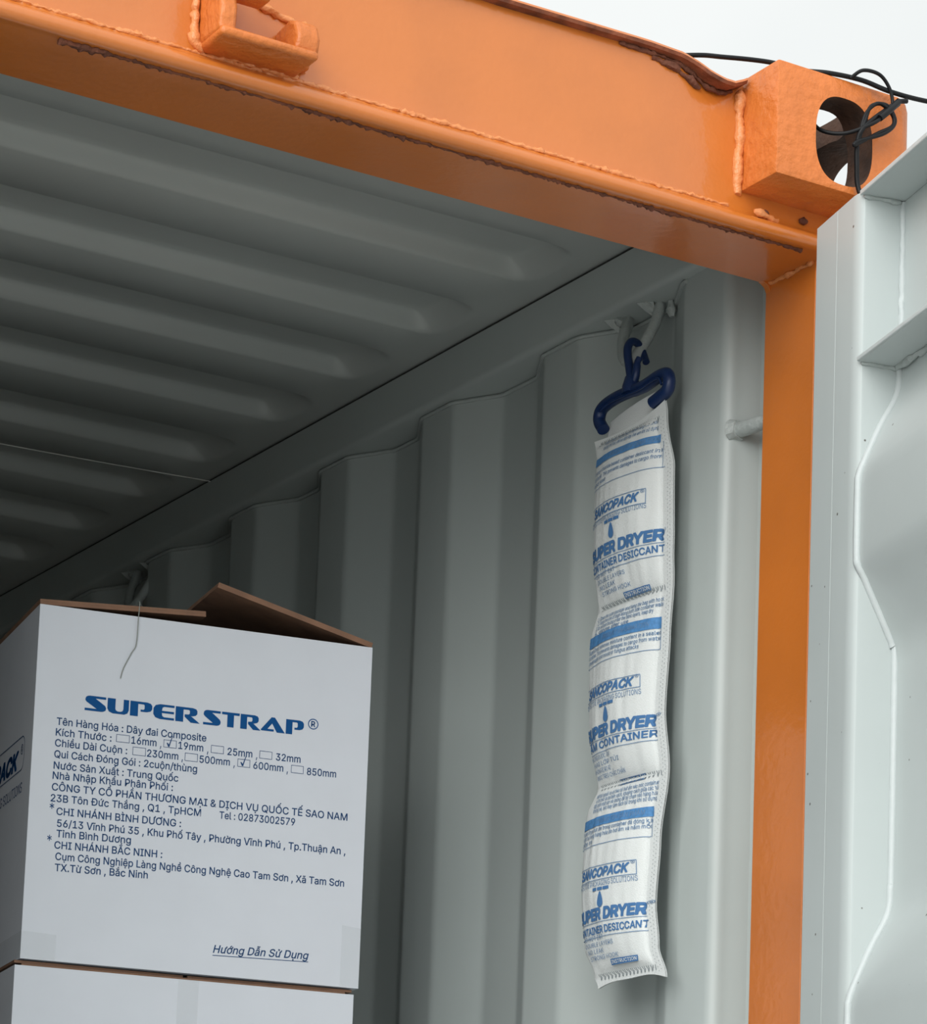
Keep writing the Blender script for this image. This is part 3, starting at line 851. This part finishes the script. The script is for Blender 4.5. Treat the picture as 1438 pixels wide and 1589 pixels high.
top_box = place('carton', 0, 0, STACK_Z[0] + 0.0002)
tag(top_box, 'white printed carton with raised brown flaps, topmost of the stack', 'box', 'white cartons stacked in the container')
body = carton_body().build('carton_body', top_box, smooth=0)
def flap(parent, kind, ang, z=CH, t=0.0058, inset=0.002):
    if kind == 'left':
        mb = flap_mesh(CD - 2 * inset, CW / 2 - 0.003, t=t); rot = (0, -ang, 0); loc = (0.0005, inset, z)
        M_ = Matrix.Translation(loc) @ Matrix.Rotation(-ang, 4, 'Y')
    elif kind == 'right':
        mb = flap_mesh(CD - 2 * inset, CW / 2 - 0.003, t=t)
        M_ = Matrix.Translation((CW - 0.0005, CD - inset, z)) @ Matrix.Rotation(math.pi, 4, 'Z') @ Matrix.Rotation(-ang, 4, 'Y')
    elif kind == 'front':
        mb = flap_mesh(CW - 0.016, CD / 2 - 0.03, t=t)
        M_ = Matrix.Translation((CW - 0.008, TH + 0.001, z)) @ Matrix.Rotation(math.pi / 2, 4, 'Z') @ Matrix.Rotation(-ang, 4, 'Y')
    else:
        mb = flap_mesh(CW - 0.016, CD / 2 - 0.03, t=t)
        M_ = Matrix.Translation((0.008, CD - TH - 0.001, z)) @ Matrix.Rotation(-math.pi / 2, 4, 'Z') @ Matrix.Rotation(-ang, 4, 'Y')
    o = mb.build('flap', parent, smooth=0)
    o.matrix_local = M_
    return o
flap(top_box, 'left', math.radians(3.6))
flap(top_box, 'right', math.radians(14.5))
flap(top_box, 'front', math.radians(-62), CH - 0.006)
flap(top_box, 'back', math.radians(-55), CH - 0.006)
def tape_patch(parent, quads):
    mb = MB()
    for q in quads: mb.add(q, [(0, 1, 2, 3)], TAPE)
    return mb.build('tape', parent, smooth=0)
e = 0.0004
tape_patch(top_box, [[(0, -e, 0.001), (.036, -e, 0.001), (.036, -e, .0270), (0, -e, .0285)], [(-e, 0, .001), (-e, 0, .0285), (-e, CD * .9, .0285), (-e, CD * .9, .001)]])
tape_patch(top_box, [[(CW - .021, -e, .001), (CW, -e, .001), (CW, -e, .064), (CW - .021, -e, .066)]])

low_box = place('carton', -0.0052, -0.0010, STACK_Z[1] - 0.0002)
tag(low_box, 'white carton with closed flaps and clear tape, directly under the open carton', 'box', 'white cartons stacked in the container')
LOWH = 0.3655
b2 = bpy.data.objects.new('carton_body', body.data.copy()); C.objects.link(b2); b2.parent = low_box
for v in b2.data.vertices:                               # slightly squashed by the carton above
    if v.co.z > 0.3: v.co.z -= (CH - LOWH)
flap(low_box, 'front', math.radians(0.0), LOWH - 0.0002, t=0.0028)
flap(low_box, 'back', math.radians(0.0), LOWH - 0.0002, t=0.0028)
flap(low_box, 'left', math.radians(0.0), LOWH + 0.0029, t=0.0028, inset=0.006)
flap(low_box, 'right', math.radians(0.0), LOWH + 0.0029, t=0.0028, inset=0.006)
tape_patch(low_box, [[(CW/2 - .010, -e, .300), (CW/2 + .012, -e, .300), (CW/2 + .012, -e, LOWH), (CW/2 - .010, -e, LOWH)]])
for k in range(2, 6):                                    # rest of the stack, down to the floor
    r_ = place('carton', 0.002 * math.sin(k * 2.1) - 0.004, 0.001 * math.cos(k), STACK_Z[k] - 0.0002)
    tag(r_, 'white closed carton low in the stack, under the taped carton', 'box', 'white cartons stacked in the container')
    for src in list(low_box.children):
        d_ = src.copy(); C.objects.link(d_); d_.parent = r_

# loose threads
mb = MB()
def on_box(a, y, b):
    c_, s_ = math.cos(CYAW), math.sin(CYAW)
    return (base_xy.x + c_*a - s_*y, base_xy.y + s_*a + c_*y, STACK_Z[0] + b)
mb.tube(spline([on_box(.118, .030, .3870), on_box(.1060, .006, .3866), on_box(.1043, -.003, .3835), on_box(.1035, -.0035, .366), on_box(.1030, -.0020, .340), on_box(.0985, -.0014, .330), on_box(.0910, -.0012, .313), on_box(.0885, -.0012, .302)], 6), 0.0005, THREAD, seg=6)
tag(mb.build('loose_thread', None), 'short grey thread hanging over the flap of the open carton', 'thread')
mb = MB()
mb.tube([Vector((-0.95, 1.40, 2.835)).lerp(Vector((0.0885, 1.435, 2.8445)), t / 12) - Vector((0, 0, 0.012 * math.sin(math.pi * t / 12))) for t in range(13)], 0.0007, PALE_THREAD, seg=6)
tag(mb.build('ceiling_thread', None), 'thin thread stretched across under the ribbed ceiling', 'thread')

# ------------------------------------------------------------------ blue hanger
RY, RZ = 0.425, 2.727          # where the hook sits on the ring
hanger = empty('plastic_hanger', (0.074, 0.357, 2.668))
tag(hanger, 'dark blue plastic hanger hooked on the lashing ring above the desiccant bag', 'hanger')
def inh(mbx, name, **k):
    o = mbx.build(name, None, **k); o.parent = hanger
    o.matrix_parent_inverse = Matrix.Translation(-hanger.location); return o
HX = 0.072
mb = MB()
arm = spline([(HX, y, z) for y, z in ((.3111, 2.6437), (.2986, 2.6463), (.2840, 2.6504), (.2811, 2.6604), (.2861, 2.6691), (.3021, 2.6703), (.3294, 2.6672), (.3581, 2.6690), (.3864, 2.6690), (.4101, 2.6645), (.4155, 2.6526), (.4064, 2.6394))], 6)
mb.tube(arm, [0.0070] * len(arm), BLUE_PLASTIC, seg=14)
mb.tube(spline([(HX - .0062, .2866, 2.6560), (HX - .0066, .2915, 2.6640), (HX - .0066, .3021, 2.6655), (HX - .0066, .3294, 2.6625), (HX - .0066, .3581, 2.6635), (HX - .0066, .3864, 2.6635), (HX - .0064, .4060, 2.6590)], 5), 0.0014, BLUE_PLASTIC, seg=6)
inh(mb, 'hanger_bar', smooth=60)
mb = MB()
hk = spline([(HX, .3530, 2.6690), (HX, .3545, 2.6820), (HX, .3582, 2.6961), (HX, .3625, 2.7113), (HX + .001, .3640, 2.7225), (HX + .006, .3650, 2.7295), (HX + .015, .3680, 2.7310), (HX + .022, .3690, 2.7250), (HX + .023, .3640, 2.7150), (HX + .022, .3590, 2.7080)], 6)
mb.tube(hk, [0.0050 - 0.0010 * k / len(hk) for k in range(len(hk))], BLUE_PLASTIC, seg=12)
mb.tube(spline([(HX, .3500, 2.676), (HX, .3456, 2.6841), (HX + .001, .3450, 2.6980), (HX + .003, .3440, 2.7043)], 5), [0.0044]*10 + [0.0036]*6, BLUE_PLASTIC, seg=10)
mb.tube([(HX, .3530, 2.6660), (HX, .3535, 2.6740), (HX, .3540, 2.6850)], [0.0105, 0.0102, 0.0070], BLUE_PLASTIC, seg=12)
inh(mb, 'hook', smooth=60)

# ------------------------------------------------------------------ desiccant bag
def lin(tab, z):
    if z >= tab[0][0]: return tab[0][1]
    for (a, b), (c, d) in zip(tab[:-1], tab[1:]):
        if z >= c:
            t = (a - z) / (a - c); t = t*t*(3 - 2*t)
            return b + (d - b) * t
    return tab[-1][1]
NEAR = [(2.632, .288), (2.618, .284), (2.560, .268), (2.470, .265), (2.435, .263), (2.380, .267), (2.300, .272), (2.234, .262), (2.160, .274), (2.095, .279), (2.050, .272), (2.014, .256)]
FAR = [(2.632, .424), (2.622, .421), (2.600, .413), (2.500, .4100), (2.435, .4050), (2.400, .4120), (2.300, .4070), (2.234, .3950), (2.205, .4100), (2.120, .4110), (2.060, .4050), (2.030, .3900), (2.014, .3820)]
SEAMS = [2.622, 2.432, 2.232, 2.026]
BAGX = 0.073
def bag_depth(s, z):
    """s = 0 near (stitched hem) .. 1 far edge"""
    k = 0
    while k < 2 and z < SEAMS[k + 1]: k += 1
    t = (SEAMS[k] - z) / (SEAMS[k] - SEAMS[k + 1])
    if t <= 0 or t >= 1: f = 0.0
    else: f = (math.sin(math.pi * t ** 0.85) ** 0.52) * (0.80 + 0.25 * t)
    hem = 0.13
    if s < hem: g = 0.06 * s / hem
    else:
        q = (s - hem) / (1 - hem)
        g = 0.06 + 0.94 * max(0.0, math.sin(math.pi * min(1.0, q * 0.96 + 0.004))) ** 0.62
        if q > 0.965: g *= (1 - q) / 0.035
    wr = 0.0
    if s > hem:
        wr = 0.0016 * noise.noise(Vector((s * 5, z * 16, 1.7))) + 0.0010 * noise.noise(Vector((s * 14, z * 9, 4.1)))
    return 0.023 * f * g + wr * min(1.0, f * 1.5) * min(1, g * 1.6) + 0.0012
def bag_x(y, z):
    n_, f_ = lin(NEAR, z), lin(FAR, z)
    s = max(0.0, min(1.0, (y - n_) / (f_ - n_)))
    return BAGX - bag_depth(s, z)
bag = empty('desiccant_bag', (0.085, 0.37, 2.0))
tag(bag, 'long white printed desiccant bag hanging in three pockets on the corrugated wall', 'bag')
mb = MB()
ZT, ZB = 2.630, 2.014
NS, NT = 72, 200
def bag_front(i, j):
    z = ZT + (ZB - ZT) * j
    n_, f_ = lin(NEAR, z), lin(FAR, z)
    y = n_ + (f_ - n_) * i
    zz = z + (0.0013 * math.sin(i * 9) if j > 0.985 else 0.0)
    if j < 0.06: zz += (0.011 * (1 - i) ** 3 - 0.003 * math.sin(math.pi * i)) * (0.06 - j) / 0.06
    # lower hem: sags towards the middle
    if j > 0.9: zz += 0.007 * math.sin(math.pi * i) * (j - 0.9) / 0.1
    return (BAGX - bag_depth(i, z), y, zz)
mb.grid(NS, NT, bag_front, NONWOVEN)
def bag_back(i, j):
    x_, y, z = bag_front(i, j)
    return (BAGX + 0.0008 + 0.004 * (math.sin(math.pi * i) ** 0.7) * min(1, 12 * j * (1 - j)) * 0.4, y, z)
mb.grid(NS, NT, bag_back, NONWOVEN, flip=True)
def print_at(vf, material, off=0.0008, cell=0.0035):
    """lay flat outlines on the bag, splitting long triangles so that they follow its folds"""
    vs, fs = [tuple(v) for v in vf[0]], []
    todo = []
    for f in vf[1]:
        for k in range(1, len(f) - 1) if len(f) < 12 else []: todo.append((f[0], f[k], f[k+1]))
        if len(f) >= 12: todo += [t for t in [tuple(f[i] for i in tr) for tr in tessellate_polygon([[Vector((vs[i][0], vs[i][1], 0)) for i in f]])]]
    mid = {}
    while todo:
        t = todo.pop()
        L = [(vs[t[i]][0] - vs[t[(i+1) % 3]][0]) ** 2 + (vs[t[i]][1] - vs[t[(i+1) % 3]][1]) ** 2 for i in range(3)]
        i = L.index(max(L))
        if L[i] > cell ** 2:
            a, b, c = t[i], t[(i+1) % 3], t[(i+2) % 3]
            key = (min(a, b), max(a, b))
            if key not in mid:
                mid[key] = len(vs); vs.append(((vs[a][0] + vs[b][0]) / 2, (vs[a][1] + vs[b][1]) / 2))
            m_ = mid[key]; todo += [(a, m_, c), (m_, b, c)]
        elif max(vs[q][0] - lin(FAR, vs[q][1]) for q in t) < -0.0015: fs.append(t)   # nothing prints past the far edge
    mb.add([(bag_x(y, z) - off, y, z) for y, z in vs], fs, material)
def edge(y, z):
    """printing stops short of the stitched hem"""
    return max(y, lin(NEAR, z) + 0.0135)
def ptext(s, yl, yr, z, cap, material=INK_BAG, shear=0.0, bold=0.0, slope=0.0, res=2, dz=None):
    """yl = far (left) end, yr = near (right) end of the baseline; text runs towards -y"""
    yr = edge(yr, z)
    vs, fs = fit_text(s, 0.0, 1.0, 0.0, 0.0, cap, shear, bold, res)
    print_at(([(yl + a * (yr - yl), z + (dz or 0) * a + b) for a, b in vs], [tuple(reversed(f)) for f in fs]), material)
def pstrip(yl, yr, z0, z1, material, n=24, dz=0.0):
    yr = edge(yr, z0)
    vs = []; fs = []
    for k in range(n + 1):
        t = k / n; y = yl + (yr - yl) * t
        vs += [(y, z0 + dz * t), (y, (z0 + z1) / 2 + dz * t), (y, z1 + dz * t)]
    for k in range(n):
        for m_ in (0, 1): fs.append((3*k + m_, 3*k + m_ + 1, 3*k + m_ + 4, 3*k + m_ + 3))
    print_at((vs, fs), material)
def vstrip(y, z0, z1, w, material, n=16):
    vs = []; fs = []
    for k in range(n + 1):
        z = z0 + (z1 - z0) * k / n
        yy = edge(y, (z0 + z1) / 2)
        vs += [(yy + w, z), (yy, z)]
    for k in range(n): fs.append((2*k, 2*k+1, 2*k+3, 2*k+2))
    print_at((vs, fs), material)
def pocket(zs, second, bullets, head):
    """zs: baseline heights of the rows of one pocket"""
    R_ = 0.273; L_ = 0.4150
    # brand frame, line below, drop, title, subtitle
    pstrip(.4120, .3010, zs['frame_t'], zs['frame_t'] + .0008, INK_BAG_SOFT)
    pstrip(.4120, .3010, zs['frame_b'], zs['frame_b'] + .0008, INK_BAG_SOFT)
    vstrip(.3006, zs['frame_b'], zs['frame_t'], .0008, INK_BAG_SOFT)
    ptext("SANCOPACK", .3990, .3085, zs['brand'], .0092, INK_BAG, shear=0.25, bold=0.035)
    ptext("®", .3075, .3025, zs['brand'] + .0070, .0045, INK_BAG_SOFT)
    ptext("PROTECTIVE PACKAGING SOLUTIONS", .4100, .3000, zs['prot'], .0056, INK_BAG_SOFT, res=1)
    for a, b in ((.3668, .3590), (.3575, .3490), (.3478, .3382)): pstrip(a, b, zs['mini'], zs['mini'] + .0034, INK_BAG, n=5)
    zc, h = zs['drop'], .0172                             # water drop
    pts = []
    for k in range(26):
        a = 2 * math.pi * k / 26
        rr = .0050 * (1 + 0.0 * math.sin(a))
        yy = math.cos(a) * .0049; z_ = math.sin(a) * .0052 + .0056
        if math.sin(a) > 0.1:
            q = (math.sin(a) - 0.1) / 0.9; z_ = .0056 + .0005 + q * .0115; yy = math.cos(a) * .0049 * (1 - 0.35 * q)
        pts.append((.3525 + yy, zc + z_))
    print_at((pts, [tuple(range(26))]), INK_BAG, 0.0010)
    ptext("SUPER DRYER", .4080, .2790, zs['title'], .0112, INK_BAG, shear=0.10, bold=0.048)
    ptext("®", .2775, .2725, zs['title'] + .0085, .0045, INK_BAG_SOFT)
    pstrip(.4170, .2710, zs['title'] - .0034, zs['title'] - .0027, INK_BAG_SOFT)
    ptext(second, .4100 if second.startswith('C') else .4340, .2715, zs['sub'], .0074, INK_BAG, bold=0.022)
    pstrip(.4170, .2700, zs['sub'] - .0042, zs['sub'] - .0035, INK_BAG_SOFT)
    for k, s in enumerate(bullets):
        z = zs['b0'] - .0070 * k
        ptext(s, .4000 - .0035 * k, (.3515, .3350, .3544, .3290)[k], z, .0046, INK_BAG_SOFT, res=1)
    pstrip(.3448, .2990, zs['head'] - .0012, zs['head'] + .0052, INK_BAG, n=10)
    vs, fs = fit_text(head, 0, 1, 0, 0, .0036, 0, 0.01, 1)
    print_at(([(.3432 + a * (.3006 - .3432), zs['head'] + .0003 + b) for a, b in vs], [tuple(reversed(f)) for f in fs]), NONWOVEN, 0.0011)
def panel(z_rows, band0, band1, title, under_rows, fr, rows_left=.3950):
    rnd = random.Random(int(band0 * 1000))
    for z, txt, yr in z_rows: ptext(txt, rows_left - rnd.uniform(0.0, .004), yr, z, .0044, INK_BAG_SOFT, res=1, bold=0.01)
    pstrip(.4080, .2670, band0, band1, INK_BAND)
    vs, fs = fit_text(title, 0, 1, 0, 0, .0050, 0.1, 0.0, 1)
    print_at(([(.3700 + a * (.2930 - .3700), (band0 + band1) / 2 - .0025 + b) for a, b in vs], [tuple(reversed(f)) for f in fs]), INK_BAG_SOFT, 0.0012)
    for z, txt, yr in under_rows: ptext(txt, .4060, yr, z, .0044, INK_BAG_SOFT, res=1, bold=0.01)
    pstrip(.4110, .2680, fr, fr + .0007, INK_BAG_SOFT)
    vstrip(.2685, fr, band0, .0007, INK_BAG_SOFT)
EN = ["· DO NOT EAT", "· DOUBLE LAYERS", "· NO LEAK", "· STRONG HOOK"]
VN = ["· KHÔNG ĐƯỢC ĂN", "· HAI LỚP TÚI", "· KHÔNG BỊ RÒ RỈ", "· MÓC TREO CHẮC CHẮN"]
UR = "each desiccant bag protects cargo from moisture in a container"
panel([(2.6175, "dùng trong container vận chuyển hàng hóa và kho", .2930), (2.6105, "không mở túi, để xa tầm tay trẻ em khi sử dụng", .2960)], 2.5945, 2.6035, "PRODUCT INFORMATION",
      [(2.5835, "calcium chloride based container desiccant in a", .2850), (2.5765, "container. This prevents damages to cargo from", .2880), (2.5695, "and rust", .3720)], 2.5650)
pocket(dict(frame_t=2.5435, frame_b=2.5275, brand=2.5318, prot=2.5224, mini=2.5184, drop=2.4997, title=2.4850, sub=2.4718, b0=2.4648, head=2.4345), "CONTAINER DESICCANT", EN, "INSTRUCTION")
panel([(2.4180, "1. Open the outer package and hang the bag with hook", .2760), (2.4125, "2. hang one row of bags along both side container walls", .2700), (2.4070, "3. do not open the bag or tear the fabric layers, keep dry", .2900), (2.4015, "4. dispose after use", .3250)], 2.3885, 2.4010, "PRODUCT INFORMATION",
      [(2.3820, "Super Dryer removes moisture content in a sealed", .2720), (2.3760, "container. This prevents damages to cargo from water", .2760), (2.3700, "condensation and mould or fungus attacks", .3050)], 2.3655)
pocket(dict(frame_t=2.3405, frame_b=2.3270, brand=2.3300, prot=2.3198, mini=2.3158, drop=2.2972, title=2.2845, sub=2.2720, b0=2.2615, head=2.2300), "HÚT ẨM CONTAINER", VN, "HƯỚNG DẪN")
panel([(2.2205, "Mở túi ngoài ra và treo túi hút ẩm vào móc container", .2610), (2.2150, "vị trí treo là hai bên vách, khoảng cách giữa các túi", .2630), (2.2095, "đặt cách mặt sàn và không để túi chạm vào hàng hóa", .2640), (2.2040, "không xé, bóc hay làm rách túi trong khi sử dụng", .2680)], 2.1870, 2.1975, "THÔNG TIN SẢN PHẨM",
      [(2.1810, "Super Dryer hút ẩm trong container đã đóng kín", .2720), (2.1750, "tránh hư hỏng hàng hóa do hơi ẩm và nấm mốc", .2690), (2.1690, "gây ra", .3750)], 2.1655, rows_left=.3860)
pocket(dict(frame_t=2.1415, frame_b=2.1265, brand=2.1303, prot=2.1200, mini=2.1152, drop=2.0965, title=2.0848, sub=2.0702, b0=2.0640, head=2.0362), "CONTAINER DESICCANT", EN, "INSTRUCTION")
for s in SEAMS:                                          # zig-zag pressed seams
    n_, f_ = lin(NEAR, s), lin(FAR, s)
    k = 0; y = f_ - 0.012
    while y > n_ + 0.012:
        d = 0.0016 if k % 2 else -0.0016
        print_at(([(y, s + .0030), (y - .0011, s + .0030), (y - .0011 + d, s - .0030), (y + d, s - .0030)], [(0,1,2,3)]), STITCH, 0.0011, 0.0018)
        y -= 0.0034; k += 1
z = 2.622
while z > 2.022:                                         # pressed dots down the hem
    n_ = lin(NEAR, z)
    for dy in (0.0045, 0.0085):
        zz = z - (0.0018 if dy > 0.005 else 0)
        print_at(([(n_ + dy + .0005, zz), (n_ + dy, zz + .0007), (n_ + dy - .0005, zz), (n_ + dy, zz - .0007)], [(0,1,2,3)]), STITCH, 0.0008)
    z -= 0.0044
bo = mb.build('bag_body', None, smooth=60)
bo.parent = bag; bo.matrix_parent_inverse = Matrix.Translation(-bag.location)
mb = MB()
def tab(i, j):
    y = .3190 + (.4070 - .3190) * i
    z = 2.6610 - 0.040 * j - 0.011 * i
    return (0.0815 - 0.007 * j - 0.003 * math.sin(math.pi * i), y, z)
mb.grid(14, 10, tab, NONWOVEN)
mb.grid(14, 10, lambda i, j: (tab(i, j)[0] + 0.0018, tab(i, j)[1], tab(i, j)[2]), NONWOVEN, flip=True)
to = mb.build('hanging_tab', None, smooth=60)
to.parent = bag; to.matrix_parent_inverse = Matrix.Translation(-bag.location)

# ------------------------------------------------------------------ black cable tied to the corner block
cable = MB()
cable.tube(spline([(-0.30, 0.30, 2.915), (-0.16, 0.14, 2.899), (-0.078, 0.055, 2.8985), (-0.030, 0.050, 2.9080), (0.018, 0.040, 2.9120), (0.040, 0.020, 2.9020), (0.064, 0.002, 2.8985), (0.100, -0.004, 2.8985), (0.132, -0.012, 2.8915), (0.180, -0.014, 2.8930), (0.26, -0.03, 2.895), (0.40, -0.06, 2.91)], 8), 0.0025, BLACK_CABLE, seg=8)
cable.tube(spline([(0.086, -0.004, 2.897), (0.094, -0.014, 2.9035), (0.115, -0.014, 2.9045), (0.128, -0.014, 2.893), (0.132, -0.014, 2.8780), (0.128, -0.014, 2.868)], 8), 0.0019, BLACK_CABLE, seg=8)
cable.tube(spline([(0.150, -0.014, 2.886), (0.138, -0.014, 2.8815), (0.122, -0.015, 2.868), (0.108, -0.016, 2.856), (0.094, -0.016, 2.842), (0.0905, -0.012, 2.8300), (0.0930, -0.008, 2.808), (0.0985, -0.006, 2.780), (0.112, -0.02, 2.745), (0.125, -0.03, 2.70)], 8), 0.0026, BLACK_CABLE, seg=8)
cable.tube(spline([(0.092, -0.013, 2.836), (0.097, -0.016, 2.858), (0.113, -0.016, 2.873), (0.130, -0.016, 2.866), (0.131, -0.016, 2.854), (0.112, -0.016, 2.841), (0.086, -0.014, 2.823), (0.090, -0.015, 2.828), (0.120, -0.017, 2.843), (0.134, -0.016, 2.859), (0.124, -0.015, 2.874), (0.104, -0.016, 2.868), (0.096, -0.016, 2.850), (0.091, -0.013, 2.830)], 8), 0.0020, BLACK_CABLE, seg=8)
cable.tube(spline([(0.140, -0.014, 2.880), (0.118, -0.018, 2.860), (0.100, -0.019, 2.846), (0.078, -0.006, 2.836), (0.062, 0.012, 2.842), (0.056, 0.026, 2.862)], 8), 0.0020, BLACK_CABLE, seg=8)
cable.tube(spline([(0.1400, -0.0135, 2.8830), (0.126, -0.018, 2.869), (0.112, -0.019, 2.856)], 6), 0.0036, BLACK_CABLE, seg=8)
co = cable.build('tied_cable', None, smooth=60)
tag(co, 'thin black cable looped and knotted through the hole of the orange corner block', 'cable')
